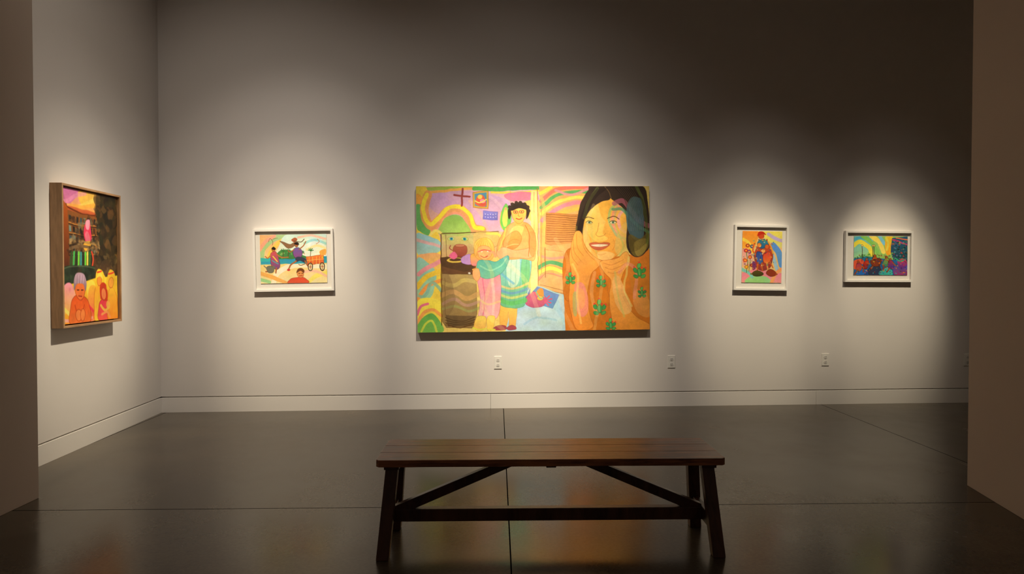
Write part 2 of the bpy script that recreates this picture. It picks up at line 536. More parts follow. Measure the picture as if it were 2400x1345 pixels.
    P("1080,602 1096,594 1110,600 1112,614 1096,618 1080,614", '#b98ac8', ink='#6a3c78')
    P("1100,596 1120,592 1132,600 1126,616 1104,620", '#e8b83c', '#e07a8c', ink='#a04a28')
    P("1050,598 1062,588 1070,598 1062,606", '#d85c88')
    L("1106,630 1140,622 1160,625", '#f0a850', 4)
    # --- yellow/green ghosts behind
    P("1110,545 1155,541 1190,548 1200,600 1120,605", '#e8b860', a=.55)
    L("1140,545 1165,548 1180,565", '#f0d858', 6, a=.8)
    # --- woman: skirt, legs
    P("1172,700 1206,700 1204,765 1190,768 1188,730 1182,765 1168,765", '#e8cc58', '#e6a24c', ink='#a86a30')
    P("1152,768 1165,762 1180,764 1182,772 1160,774", '#9a4048', ink='#5a2028')
    P("1184,768 1196,762 1205,766 1204,773 1188,774", '#9a4048', ink='#5a2028')
    P("1170,604 1236,600 1240,640 1230,690 1224,718 1196,722 1168,712 1164,670", '#90ccd8', '#64b47c', ink='#2c6a5c')
    P("1188,606 1214,604 1214,650 1204,672 1190,668 1184,640", '#d4e8cc', a=.7)
    P("1222,604 1238,610 1236,660 1226,680 1218,650", '#68b868', a=.7)
    L("1172,640 1190,656 1200,664", '#5ca8d0', 5, a=.6)
    L("1164,668 1198,676 1236,664", '#e4c478', 5, a=.75)
    L("1164,678 1198,687 1234,676", '#6498cc', 6, a=.75); L("1165,689 1196,698 1231,690", '#e0d874', 6, a=.7)
    L("1166,702 1196,711 1228,704", '#5cb85c', 10, a=.8)
    for i in range(6):
        L([(1172 + i * 12, 606), (1170 + i * 11.5, 660), (1170 + i * 10.5, 714)], '#2f7a70', .9, a=.35)
    # sweater
    P("1196,522 1216,518 1236,524 1250,545 1254,580 1248,610 1225,606 1180,608 1162,596 1164,570 1178,540", '#f0944c', '#ecb068', ink='#9a4a1c')
    P("1190,548 1205,528 1225,532 1214,560 1196,578", '#f4bc64', a=.9)
    P("1176,566 1188,550 1208,540 1220,556 1212,576 1196,584 1180,584", '#e0984c', '#c8803c', ink='#8a4418')
    L("1186,570 1200,560 1214,562", '#a8602c', 1.0, a=.6); L("1184,578 1200,572 1212,572", '#f0c070', 2.4, a=.6)
    P("1160,590 1175,578 1206,586 1240,580 1250,590 1240,604 1200,604 1170,606", '#f4ac74', ink='#9a4a1c')
    P("1236,545 1253,548 1250,600 1238,590", '#e08848', a=.8)
    L("1228,528 1238,550 1236,600", '#a0501c', 1.1)
    L("1182,535 1176,560 1166,585", '#e8d45c', 4, a=.6)
    L("1240,490 1252,510 1254,548", '#f0c070', 5, a=.8)
    # head
    P("1203,510 1222,510 1222,524 1206,526", '#e8a850')
    P("1192,512 1188,496 1194,482 1208,473 1224,474 1236,482 1239,496 1232,512 1228,494 1200,494", '#2c2018', ink='#18100a')
    P("1197,488 1212,483 1228,487 1231,500 1226,514 1214,523 1203,517 1197,504", '#f4c85c', '#eaa850', ink='#8c4a1c')
    P("1192,490 1200,480 1216,476 1232,484 1230,490 1214,486 1200,492", '#2c2018')
    for x, y in ((1193, 484), (1199, 477), (1208, 473), (1218, 473), (1228, 477), (1235, 484), (1237, 493)):
        E(x, y, 4.5, 4, '#33261c', a=.95)
    E(1206, 496, 5.4, 3.8, '#e8a458', ink='#c0281c', iw=1.4, ia=1); E(1220, 495, 5.4, 3.8, '#e8a458', ink='#c0281c', iw=1.4, ia=1)
    E(1206, 496, 1.4, 1.4, '#40200c'); E(1220, 495.4, 1.4, 1.4, '#40200c')
    L("1207,511 1214,513 1221,510", '#c03020', 2); L("1213,498 1212,505 1216,506", '#9a5020', 1)
    # --- child
    P("1112,600 1108,575 1118,560 1138,556 1152,566 1156,590 1150,606 1130,612", '#f0c858', '#e8a054', ink='#a8601c')
    for i in range(7):
        L([(1132 + (i - 3) * 2, 558), (1130 + (i - 3) * 6, 575), (1128 + (i - 3) * 7, 598)], '#b8701c', 1, a=.5)
    P("1118,580 1132,574 1146,580 1148,598 1136,606 1120,602", '#f0a868', ink='#a8501c')
    L("1118,588 1132,584 1147,588", '#d06050', 3); E(1127, 588, 1.6, 1.3, '#f8ecd8'); E(1140, 588, 1.6, 1.3, '#f8ecd8')
    L("1124,598 1132,602 1142,597", '#b83028', 1.8)
    L("1142,596 1152,590 1158,600", '#ee9a68', 6)
    P("1116,640 1150,628 1168,640 1170,690 1164,740 1140,748 1118,742 1122,700", '#f08ca0', '#ecb0ac', ink='#a8405c')
    L("1128,650 1132,700 1128,740", '#e05c84', 2.5, a=.6); L("1150,645 1154,700 1150,742", '#f8c8bc', 6, a=.7)
    L("1118,700 1140,712 1168,706", '#f0d880', 5, a=.45)
    P("1116,612 1140,608 1160,612 1186,598 1190,612 1172,640 1140,652 1118,642", '#50a8a0', '#74c09c', ink='#246060')
    L("1122,622 1145,632 1170,622 1184,606", '#90d8b4', 3.5, a=.7)
    P("1106,632 1118,628 1122,648 1114,658 1106,648", '#efa868', ink='#a8501c')
    P("1114,742 1134,742 1132,768 1118,776 1106,766", '#eed058', '#e8a850', ink='#a86a30')
    P("1138,742 1156,742 1150,770 1138,774", '#eed058', '#f0c050', ink='#a86a30')
    L("1104,768 1118,772 1135,770", '#d8d048', 4); L("1140,772 1155,772", '#d8d048', 4)
    # ---------------------------------------------------------------- large smiling figure
    # dress
    P("1322,592 1350,580 1400,610 1460,600 1490,596 1523,585 1523,777 1322,777 1318,690", '#d27420', '#c46c20', sm=False)
    P("1322,592 1342,585 1346,640 1338,700 1320,700 1316,640", '#bc6820', ink='#7a3a10')
    P("1380,650 1430,630 1440,690 1440,777 1370,777 1376,710", '#d67420', '#c06c1c')
    P("1478,600 1523,590 1523,720 1500,720 1480,680", '#d07022', '#c07a28')
    # hair mass
    P("1340,602 1344,570 1350,520 1358,480 1372,452 1392,437 1440,433 1505,433 1518,470 1524,520 1524,575 1514,592 1492,604 1474,590 1466,560 1462,500 1440,455 1400,480 1372,520 1362,560 1352,590", '#33241a', sm=True)
    P("1380,435 1440,433 1505,433 1518,470 1524,520 1470,520 1440,470 1400,474 1372,500", '#3a281e', sm=False)
    # face (tilted slightly)
    P("1366,520 1374,494 1394,474 1424,462 1450,470 1466,500 1470,545 1464,576 1446,600 1420,612 1396,606 1376,588 1364,560", '#f3b850', '#ec9838', ink='#8a4a20', iw=1.1)
    P("1376,500 1398,478 1424,468 1420,510 1412,545 1424,560 1400,566 1380,552 1372,530", '#f5c25c', a=.85)
    P("1402,474 1426,464 1444,474 1438,502 1424,520 1408,505", '#f2a83c', a=.8)
    P("1366,530 1378,548 1384,590 1372,578 1364,556", '#dcb460', a=.8)
    L("1370,505 1384,520 1386,550 1394,585 1404,606", '#b8b45c', 6, a=.45)
    L("1386,488 1402,505 1404,530", '#eec060', 8, a=.5)
    P("1400,592 1424,590 1440,598 1424,612 1404,610", '#f2c878', a=.7)
    L("1456,476 1438,500 1440,540 1460,560", '#ea8a7c', 10, a=.7)
    L("1452,470 1430,492 1428,520 1446,552 1468,560", '#8cb870', 6, a=.65)
    L("1464,490 1450,508 1454,536 1470,545", '#eea0a8', 7, a=.75)
    P("1450,540 1468,520 1474,560 1464,586 1450,600 1440,580", '#dcb45c', a=.7)
    L("1446,480 1440,510 1446,540 1460,575 1452,600", '#b0bc60', 4, a=.5)
    # hair sides and parting
    P("1430,464 1418,437 1385,440 1366,470 1352,520 1342,575 1340,604 1352,594 1362,560 1368,520 1384,490 1408,472", '#30221a')
    P("1430,462 1420,436 1505,434 1520,480 1524,560 1516,590 1494,604 1474,592 1468,560 1470,520 1460,488", '#30231a')
    L("1432,462 1426,448 1418,437", '#7a5c38', 1.6, a=.8)
    # coloured strips crossing hair
    L("1440,476 1460,470 1478,490 1500,518 1522,530", '#a8586c', 11, a=.75)
    L("1436,490 1458,490 1474,508 1494,528 1520,545", '#4c8c68', 7, a=.75)
    P("1470,480 1486,460 1506,470 1510,520 1506,560 1484,560 1470,530", '#4c727c', a=.85)
    P("1474,550 1500,560 1520,545 1520,580 1494,602 1478,590", '#6c5c24', a=.8)
    P("1486,570 1516,560 1514,588 1494,602", '#a89040', a=.6)
    L("1492,436 1508,470 1516,520 1518,570", '#5e6c2c', 7, a=.6)
    L("1400,440 1380,470 1368,510", '#5c6230', 8, a=.65)
    L("1350,530 1345,570 1346,595", '#70602c', 4, a=.6)
    for i in range(15):
        t = i / 14
        L([(1440 + 40 * t, 437 + 4 * t), (1466 + 42 * t, 470), (1474 + 45 * t, 530), (1474 + 42 * t, 592 - 22 * t * t)], '#160c08', 1.0, a=.7)
    for i in range(10):
        t = i / 9
        L([(1422 - 22 * t, 440), (1392 - 16 * t, 468), (1366 - 10 * t, 520), (1356 - 12 * t, 580)], '#160c08', 0.9, a=.7)
    for i in range(8):
        t = i / 7
        L([(1445 + 35 * t, 438), (1474 + 30 * t, 480), (1480 + 34 * t, 540)], '#9a8a68', .6, a=.45)
    # brows, eyes, nose, mouth
    L("1367,513 1377,508 1391,511", '#4a2c18', 1.8, a=.85); L("1423,511 1438,507 1451,513", '#4a2c18', 1.9, a=.85)
    for x, w in ((1380, 7.5), (1437, 8.5)):
        P([(x - w, 521), (x - 3, 517.5), (x + 4, 517.5), (x + w, 521), (x + 2, 524), (x - 4, 524)], '#d4cc90', ink='#4a2c18', iw=.8)
        E(x, 520.6, 3.2, 3.2, '#6c8c64'); E(x, 520.6, 1.5, 1.5, '#182024')
        L([(x - w, 520.5), (x - 2, 516.6), (x + w, 520.5)], '#3c2010', 1.3)
        L([(x - w + 1, 525), (x, 527.5), (x + w - 1, 524.5)], '#b87c40', .9, a=.6)
    L("1403,522 1399,540 1396,549 1403,554 1415,551 1418,546", '#b86c34', 1.2, a=.8)
    P("1379,571 1392,567 1405,569.5 1418,568 1429,571 1420,581 1405,587 1389,583", '#c05838', ink='#7a2c18', iw=.8)
    P("1384,573.5 1405,572.5 1424,574 1416,577.5 1404,579 1391,577.2", '#e8d4ac')
    for x in (1391, 1398, 1405, 1412):
        L([(x, 572), (x + .3, 580)], '#c8a888', .5, a=.5)
    L("1372,562 1370,576 1378,588", '#c87434', 1, a=.6); L("1436,560 1441,574 1434,588", '#c87434', 1, a=.6)
    L("1396,594 1408,598 1420,594", '#c87434', 1.1, a=.5)
    # left hand and forearm
    P("1344,548 1354,540 1362,548 1366,566 1378,590 1398,606 1412,614 1400,628 1386,640 1378,668 1374,700 1380,740 1386,770 1350,777 1336,740 1330,700 1336,640 1332,600", '#f0a44c', '#e08430', ink='#8a4014', iw=1.1)
    for p in ("1350,548 1352,580 1366,600", "1342,560 1344,590 1360,612", "1336,580 1340,604 1352,622", "1362,560 1372,590 1392,610"):
        L(p, '#a85420', 1.0, a=.65)
    P("1344,670 1362,664 1374,690 1376,730 1362,745 1348,728", '#e8847c', a=.75)
    P("1352,680 1366,684 1368,716 1356,724", '#e89858', a=.7)
    P("1340,690 1350,690 1348,740 1340,736", '#8cac6c', a=.6)
    L("1340,620 1352,650 1350,700 1358,760", '#f4cc6c', 5, a=.5)
    # right hand and forearm
    P("1404,616 1424,610 1446,606 1466,590 1474,600 1476,620 1460,640 1454,672 1464,710 1490,745 1523,765 1523,777 1446,777 1430,740 1426,700 1430,660 1414,640", '#f2a84c', '#e08830', ink='#8a4014', iw=1.1)
    for p in ("1412,618 1432,622 1460,610", "1416,628 1436,632 1464,620", "1424,640 1442,642 1462,630"):
        L(p, '#a85420', 1.0, a=.65)
    P("1434,660 1450,650 1466,690 1480,730 1460,740 1440,710", '#eab064', a=.8)
    L("1474,604 1468,640 1462,680 1480,720", '#e8dc7a', 5, a=.5)
    P("1484,690 1500,680 1520,700 1523,745 1500,742 1486,720", '#dc9448', a=.7)
    L("1440,640 1446,690 1462,745", '#b8b45c', 5, a=.5)
    L("1450,640 1470,620 1492,640 1486,700", '#e89080', 8, a=.5)
    L("1392,640 1384,690 1396,740", '#e8a468', 8, a=.5)
    L("1412,640 1426,700 1420,740", '#a05a20', 1.2, a=.6)
    # cacti
    cactus(c, 1334, 656, .95); cactus(c, 1407, 664, .95); cactus(c, 1403, 726, 1.25)
    cactus(c, 1499, 640, 1.25, '#3c8c40'); cactus(c, 1505, 690, .85, '#3c7c3c'); cactus(c, 1430, 766, 1.0)
    # drifting translucent wash bands over everything
    L("1100,560 1150,640 1130,720 1180,777", '#f4e890', 9, a=.22)
    L("1200,520 1180,600 1230,660 1260,740", '#f8d8a0', 10, a=.2)
    L("1300,560 1330,620 1310,700 1340,777", '#f4c890', 9, a=.2)
    L("1390,480 1370,560 1410,640 1390,777", '#f8e0a0', 7, a=.2)
    c.finish(0.10, 1.03, .90)
    return c

# ============================================================ SMALL: coast dance
def coast_picture():
    c = Canvas(610, 549, 767, 664, 3.0, '#f2dca0', 5)
    P, L, E = c.poly, c.line, c.ell
    P("610,549 690,549 660,575 640,604 610,604", '#f0b478', '#f0c890', sm=False)
    L("612,604 618,580 640,560 680,546", '#a8c88c', 14); L("610,585 622,566 645,552", '#f0a88c', 8)
    L("630,604 640,582 664,562 700,550", '#f0c85c', 10)
    P("676,549 767,549 767,604 650,604 656,575", '#c8e8e0', '#f4ecc8')
    P("660,604 664,578 690,560 740,562 767,580 767,604", '#e4f0e4', a=.7)
    L("700,556 730,552 767,560", '#f2b8a4', 5, a=.8); L("715,570 740,562 767,572", '#a0d8d4', 6); L("720,585 745,576 767,584", '#f6e4a8', 6)
    P("610,615 767,615 767,664 610,664", '#f2d080', '#f2e0a8', sm=False)
    L("640,664 650,640 690,622 767,626", '#f4ecd0', 12); L("610,640 640,650 670,664", '#f0b060', 9)
    L("720,664 740,648 767,640", '#f2e06c', 10); L("610,655 630,660", '#a0d090', 8); L("700,640 740,636 767,650", '#f0c0a0', 6)
    P("610,604 767,602 767,617 610,619", '#2d8cb4', '#3ba0b8', sm=False)
    P("610,604 636,604 636,612 610,612", '#3cb0b0', sm=False)
    P("645,602 655,588 672,584 690,588 705,596 720,602 720,606 645,606", '#4f9048', '#3c7840')
    c.blotches(650, 586, 716, 604, 26, ['#3c7840', '#68a858', '#2c5c34', '#8cb860', '#c86838'], 1.5, 4, .8, 41)
    for x in (664, 676, 728):
        L([(x, 604), (x + 1, 588)], '#5c4020', 1.2)
        for dx, dy in ((-6, -2), (-4, -5), (0, -6), (4, -5), (6, -1)):
            L([(x + 1, 588), (x + 1 + dx, 588 + dy)], '#2f6c34', 1.6)
    P("657,564 668,567 680,572 690,568 700,568 692,575 684,580 674,580 666,573", '#8a6444', ink='#4c3420')
    P("684,562 692,556 698,560 692,568", '#a85c3c')
    L("690,564 706,567 714,560", '#5c4834', 1.8)
    P("636,592 646,588 652,600 656,622 648,632 636,622 634,604", '#d05058', '#6c4c88', ink='#301820')
    E(641, 584, 4.0, 4.4, '#b8703c', ink='#301820'); P("636,582 641,577 647,581 644,584", '#201410')
    L("638,622 632,634 622,636", '#a86038', 3); L("648,628 646,640", '#a86038', 3)
    L("648,594 660,602 676,602", '#b8703c', 2.6); L("636,596 628,604 622,600", '#b8703c', 2.6)
    L("640,600 650,612", '#f0c848', 2.5); L("638,610 652,618", '#48a8b0', 2)
    P("690,582 702,580 710,590 706,604 694,606 688,594", '#6c58a0', '#8a4878', ink='#201828')
    E(696, 574, 4.0, 4.4, '#a86438', ink='#301820'); P("690,571 696,567 702,572 697,574", '#201410')
    P("694,604 708,602 720,610 715,616 704,611 694,614", '#34384c')
    L("716,612 722,624", '#a86438', 3); L("694,612 682,620 676,630", '#a86438', 3.2)
    L("702,584 712,576 718,566", '#a86438', 2.4); L("690,584 682,590 676,586", '#a86438', 2.4)
    E(676, 632, 4, 3, '#c83c3c')
    P("624,626 634,622 642,628 640,638 628,638", '#707060', ink='#303028'); L("624,628 618,622", '#707060', 2); E(642, 626, 3, 3, '#707060')
    P("718,602 760,598 760,618 722,622", '#e8803c', '#d85c34', ink='#6a2c14', sm=False)
    for x in (726, 734, 742, 750):
        L([(x, 603), (x, 620)], '#f0b450', 1.3)
    L("720,611 760,608", '#f8d070', 1.2, a=.8)
    L("752,598 762,586 764,598", '#c84830', 2); P("750,590 764,584 766,596 754,600", '#e8a850')
    for x in (728, 756):
        E(x, 626, 5.5, 9.5, '#e8d0a0', ink='#302018', iw=1.8, ia=1.3); L([(x, 617), (x, 635)], '#504030', .8); L([(x - 5, 626), (x + 5, 626)], '#504030', .8); E(x, 626, 1.4, 1.6, '#c03028')
    L("716,618 706,622 700,620", '#6a3c1c', 1.6)
    P("676,664 680,655 692,651 708,650 718,655 722,664", '#d84c34', '#e05c3c', ink='#7a2014')
    E(704, 642, 8, 9.5, '#d89050', ink='#7a3c18'); P("695,640 698,631 706,629 713,634 712,640 704,635", '#6a3c20')
    L("700,641 703,641", '#301810', 1.2); L("707,641 710,641", '#301810', 1.2); L("701,647 708,646", '#a02c20', 1.4)
    L("630,566 634,558 640,566 638,574", '#705030', .9); L("640,560 652,557", '#705030', .8)
    L("745,560 750,566 744,572", '#c07040', 1.2); E(757, 604, 2, 2, '#e0c030')
    c.finish(0.06, 1.05, .95)
    return c

# ============================================================ SMALL: clustered figures
def stacked_picture():
    c = Canvas(1739, 541, 1833, 663, 3.2, '#e8c088', 7)
    P, L, E = c.poly, c.line, c.ell
    P("1739,541 1780,541 1770,575 1750,600 1739,600", '#e8923c', '#f0b84c', sm=False)
    P("1775,541 1833,541 1833,580 1810,570 1790,556", '#f0e070', '#d8d880', sm=False)
    L("1800,548 1820,560 1833,562", '#c8b8dc', 8); L("1812,575 1825,590 1833,620", '#6a9cdc', 14); L("1808,590 1816,610 1822,630", '#a8c8e8', 8)
    L("1741,560 1756,572 1764,590", '#f0d058', 7); P("1739,585 1760,590 1764,620 1739,630", '#e8a0a0', '#e8c8a0')
    P("1739,640 1770,630 1833,640 1833,663 1739,663", '#e88c9c', '#f0a0a0', sm=False)
    P("1750,663 1756,650 1780,646 1800,650 1806,663", '#a0d490'); L("1739,632 1758,642 1764,650", '#88c8c0', 7)
    L("1810,663 1820,640 1833,630", '#f0a870', 8)
    L("1750,640 1752,610 1748,590", '#4c8038', 1.4); L("1756,636 1758,606", '#4c8038', 1.2)
    for x, y, k in ((1748, 588, '#c83c38'), (1758, 602, '#d85c2c'), (1752, 576, '#b84c34'), (1762, 578, '#3c5c9c'), (1746, 610, '#e06838'), (1762, 622, '#b04030'), (1750, 626, '#e0a030'), (1756, 590, '#7c4c8c')):
        E(x, y, 4.6, 4.2, k, ink='#5a2018')
        E(x, y, 1.6, 1.6, '#f0c048')
    P("1768,600 1774,578 1790,566 1806,576 1812,600 1806,626 1790,634 1774,628", '#c8502c', '#8c3c3c', ink='#3c1814')
    E(1783, 552, 6.5, 7, '#c8502c', ink='#5c1814'); P("1774,552 1778,543 1788,542 1794,550 1786,548", '#b8301c')
    P("1776,566 1786,560 1798,564 1800,576 1786,582 1776,578", '#3c88a0', '#2c5c8c', ink='#1c2c44')
    E(1779, 574, 5, 5.4, '#e89048', ink='#5c2414'); E(1797, 578, 5, 5.4, '#c86434', ink='#5c2414'); E(1789, 588, 4.6, 5, '#f0a860', ink='#5c2414')
    P("1774,590 1786,594 1788,616 1778,618 1772,604", '#3c4c8c', '#4c6cb0', ink='#1c2040')
    P("1790,596 1804,590 1808,606 1800,618 1790,614", '#d84838', '#e08040', ink='#5c1814')
    L("1800,566 1808,580 1812,594", '#e0a040', 3); L("1768,570 1764,586 1770,596", '#d06030', 3)
    L("1778,616 1776,634", '#b86434', 3.4); L("1786,616 1788,634", '#b86434', 3.2); L("1798,616 1802,636", '#e09858', 3.6); L("1806,612 1812,626", '#c87038', 3)
    P("1764,612 1772,618 1772,630 1764,632", '#7c3c6c')
    c.blotches(1766, 558, 1814, 630, 80, ['#e0b040', '#e8603c', '#2c5c8c', '#f0d8a0', '#60a060', '#8c2c2c', '#2c3464', '#e88c4c', '#50a0a8'], 1.0, 2.6, .9, 21)
    c.blotches(1742, 566, 1766, 634, 30, ['#d84c38', '#7c3c6c', '#e8a040', '#3c5c9c', '#4c8038'], 1.0, 2.4, .85, 22)
    P("1764,640 1772,635 1784,636 1790,642 1782,647 1768,647", '#5c5024', '#3c3818', ink='#20180c')
    P("1796,640 1806,630 1818,636 1820,644 1808,648", '#8c3c24', ink='#3c1810')
    E(1762, 642, 2.6, 2.2, '#7c6c38'); E(1821, 642, 2.6, 2.2, '#a05434')
    c.finish(0.06, 1.15, 1.0)
    return c

# ============================================================ SMALL: hillside plaza
def plaza_picture():
    c = Canvas(2000, 552, 2128, 645, 3.2, '#9cc870', 9)
    P, L, E = c.poly, c.line, c.ell
    P("2000,552 2050,552 2030,600 2000,610", '#78c4c8', '#a8d8a0', sm=False)
    L("2000,575 2014,566 2036,580 2044,600", '#f0e058', 10); L("2000,560 2016,556 2036,560", '#5ab0d0', 7)
    L("2020,552 2040,566 2056,590", '#88c868', 9); L("2040,552 2060,566 2070,590", '#f4e070', 10); L("2060,552 2072,570", '#88c8e0', 8)
    P("2076,552 2092,554 2090,590 2076,594", '#f0c83c', '#e8a83c'); L("2076,556 2082,570 2078,585", '#e8d85c', 5)
    P("2090,556 2128,552 2128,625 2096,612 2088,590", '#2c5c84', '#284848', sm=False)
    L("2092,560 2128,572", '#c0487c', 4); L("2100,556 2128,560", '#e07c5c', 3)
    c.blotches(2090, 562, 2127, 618, 110, ['#3c8c5c', '#2c4c9c', '#5c9cac', '#1c3040', '#7c6c9c', '#8cb85c', '#183028', '#e07c3c', '#c83c3c'], 1.0, 3.0, .95, 4)
    P("2000,606 2030,600 2070,606 2128,612 2128,645 2000,645", '#2c7cac', '#2c4c8c', sm=False)
    P("2000,612 2018,606 2026,620 2010,632 2000,630", '#d85c44'); P("2004,632 2018,620 2034,626 2024,645 2008,645", '#2c70c8')
    P("2036,628 2060,622 2066,645 2038,645", '#303c54'); P("2062,636 2084,626 2092,645 2062,645", '#48b0a8'); P("2096,626 2128,618 2128,645 2098,645", '#3c64c0', '#9c3c6c')
    c.blotches(2000, 596, 2084, 606, 40, ['#2c6c3c', '#4c9044', '#8c3c2c', '#38583c', '#1c3c2c'], 1.4, 3.6, .9, 14)
    for x in (2020, 2045, 2048):
        L([(x, 612), (x, 576)], '#40281c', 1.2)
        E(x, 575, 2.2, 2.4, '#e8d080', ink='#40281c')
    def fig(x, y, k1, k2, lean=0, hs=3.2):
        P([(x - 4 + lean, y), (x + 4 + lean, y - 1), (x + 7, y + 10), (x + 2, y + 19), (x - 8, y + 16)], k1, k2, ink='#30140c')
        E(x + lean, y - 4, hs, hs + .6, '#a85c30', ink='#30140c')
        L([(x - 4, y + 16), (x - 8 + lean, y + 26)], '#8c4828', 3); L([(x + 3, y + 4), (x + 10, y + 9 - lean)], '#a85c30', 2.4)
    fig(2028, 612, '#c83c30', '#7c2c28', 3, 2.8); fig(2052, 604, '#d86830', '#8c3c24', -2, 2.8); fig(2076, 606, '#a8b040', '#2c7c7c', 2, 2.4); fig(2090, 611, '#b83c4c', '#3c3c9c', -3, 2.4); fig(2013, 617, '#9c3c5c', '#c05c34', -2, 2.4)
    P("2104,612 2122,606 2128,622 2112,630", '#d84860', '#5c3c9c'); L("2098,604 2110,612 2120,608", '#40a880', 3)
    P("2040,610 2064,606 2062,622 2046,624", '#7c3c24', ink='#281008'); L("2044,622 2038,634", '#5c2c1c', 2); L("2060,620 2066,634", '#5c2c1c', 2)
    c.blotches(2002, 606, 2126, 643, 120, ['#d84838', '#2c3c7c', '#48a8a8', '#f08c3c', '#5c2c28', '#9c3c6c', '#2c68c8', '#1c2c30', '#e8c048'], 1.0, 2.6, .8, 31)
    c.finish(0.08, 1.12, 1.0)
    return c

# ============================================================ courtyard painting on the side wall (0..100 x 0..134)
def courtyard_painting():
    c = Canvas(0, 0, 100, 134, 4.2, '#8a5428', 11)
    P, L, E = c.poly, c.line, c.ell
    P("0,0 100,0 100,30 0,30", '#7c4c20', sm=False)
    P("0,0 74,0 56,22 10,20", '#f09cb4', '#f4b44c', sm=False)
    P("0,0 30,0 18,12 4,14", '#d878b8', a=.8); P("30,0 74,0 60,14 34,14", '#f6cc50', a=.85)
    L("4,14 24,6 40,2", '#f0a0c0', 4, a=.6); L("30,16 48,10 64,2", '#f8e070', 4, a=.6); L("14,17 40,16 58,12", '#f8b048', 4, a=.7)
    P("10,17 58,20 54,25 8,22", '#c86038', sm=False, a=.9)
    L("0,10 10,19 56,23 74,0", '#6c3010', 1.8)
    # dark mottled mass
    P("60,0 100,0 100,92 62,88 54,50 58,24", '#3c2c16', '#302814', sm=False)
    c.blotches(60, 0, 100, 90, 120, ['#2a2014', '#1e1a10', '#5c4024', '#343018', '#6c4c28', '#1c170e', '#48381c', '#7a5830', '#2a2c1a'], 3, 9, .75, 3)
    P("0,10 10,20 12,86 0,86", '#b85c1c', '#4c2412', sm=False)
    # building with balconies
    P("10,22 60,25 62,86 12,86", '#8c5426', '#4c321e', sm=False)
    for r in range(4):
        y = 27 + r * 10
        for i in range(8):
            x = 12 + i * 6
            P([(x, y), (x + 3.4, y + .3), (x + 3.4, y + 6), (x, y + 6)], ['#201814', '#3c5058', '#4c2c1a', '#7c9088', '#2c2420'][(i * 2 + r * 3) % 5], sm=False)
        L([(12, y + 7.4), (36, y + 8), (60, y + 7.4)], '#c88840', 1.0); L([(12, y + 8.8), (60, y + 8.8)], '#2c1a0c', 1)
    c.blotches(12, 28, 64, 66, 110, ['#7c7458', '#4c4c40', '#302014', '#a87034', '#5c4028', '#8c8064', '#1c140c', '#38301c'], 1.5, 5, .7, 8)
    P("39,33 46,29 50,42 48,54 42,58 38,50 36,42", '#e8486c', '#e83858'); P("40,30 47,29 46,38 41,38", '#f4a8c0')
    P("38,44 42,40 46,44 47,52 42,54", '#f07890'); P("36,52 48,50 47,60 37,60", '#f0b440')
    L("12,54 34,51 60,55", '#b89058', 2.6, a=.8); L("12,59 36,56 60,60", '#7c6040', 3); c.blotches(12, 50, 64, 63, 44, ['#a88858', '#c8a064', '#6c5030', '#302014', '#504028'], 1.5, 3.4, .75, 5)
    for i, k in enumerate(['#38502c', '#4cb858', '#203820', '#78e050', '#38a0a0', '#1c2c1c', '#6cd848', '#e8e060', '#2c6c2c', '#203020']):
        L([(15 + i * 4, 63), (14.5 + i * 4, 77)], k, 3)
    L("50,62 53,70 50,80", '#e85030', 2.0)
    P("0,77 62,76 64,94 30,98 0,96", '#28382a', '#1c281c', sm=False)
    c.blotches(0, 78, 62, 94, 50, ['#3c5438', '#1c281c', '#44583a', '#14180f', '#4a3420', '#203020'], 2, 6, .6, 6)
    L("0,79 30,77 62,79", '#6c7c5c', 1.2, a=.6)
    P("58,74 100,70 100,96 64,96", '#4a3a24', '#6a4030', a=.8); c.blotches(60, 62, 100, 86, 40, ['#6c5838', '#3a2c18', '#8a7450', '#2c2212'], 2, 6, .55, 12)
    # crowd zone
    P("0,96 40,92 64,88 100,86 100,134 0,134", '#f8d840', '#f8a030', sm=False)
    P("0,98 14,94 22,112 10,122 0,122", '#f8a0c0', '#f8c058'); P("40,96 52,92 58,108 46,116", '#f8e458'); P("60,92 74,86 76,110 62,112", '#fce850')
    L("0,118 20,128 40,124", '#fce070', 4); P("44,100 58,100 56,130 42,132", '#f8c040', '#f07050')
    L("44,118 52,124 58,132", '#e83c50', 3); L("0,130 30,132 50,130", '#f8b0a0', 3)
    c.blotches(0, 100, 100, 134, 40, ['#f8e860', '#f88ca0', '#f8a030', '#f8c8a0', '#f06040'], 2, 5, .5, 17)
    # man
    P("12,134 13,115 20,107 35,107 44,116 46,134", '#e8581c', '#f08038', ink='#8a2008', iw=.8)
    E(29, 101, 8.4, 10, '#f07c3c', ink='#8a2008', iw=.8); P("19,101 19,91 24,84 35,84 40,93 38,102 34,95 24,95", '#d0b0c0', '#8c7484')
    for x in (22, 26, 30, 34):
        L([(x, 94), (x + 1, 86)], '#f0e0e8', .7, a=.7)
    L("24,101 27,101", '#401008', .9); L("31,101 34,101", '#401008', .9); L("26,107 32,107", '#a02008', 1)
    L("20,116 28,128 36,116", '#c8400c', 1.2); E(26, 126, 5, 6, '#f89048', ink='#a03008'); E(33, 126, 4, 6, '#f89048', ink='#a03008')
    # women
    P("55,134 54,106 59,96 70,97 76,112 74,134", '#f8ac34', '#f8cc40', ink='#b04008', iw=.7)
    P("56,100 57,86 62,79 70,81 74,90 72,102 68,97 60,97", '#fce040', '#f8c030'); E(64, 92, 4.6, 5.8, '#f89c40', ink='#8a2008', iw=.6); P("59,89 62,84 68,84 70,90 65,87", '#fce860'); L("60,83 68,81", '#e83c30', 1.6)
    P("62,134 62,118 68,112 78,112 86,120 86,134", '#e83c54', '#f06050', ink='#8a1010', iw=.7)
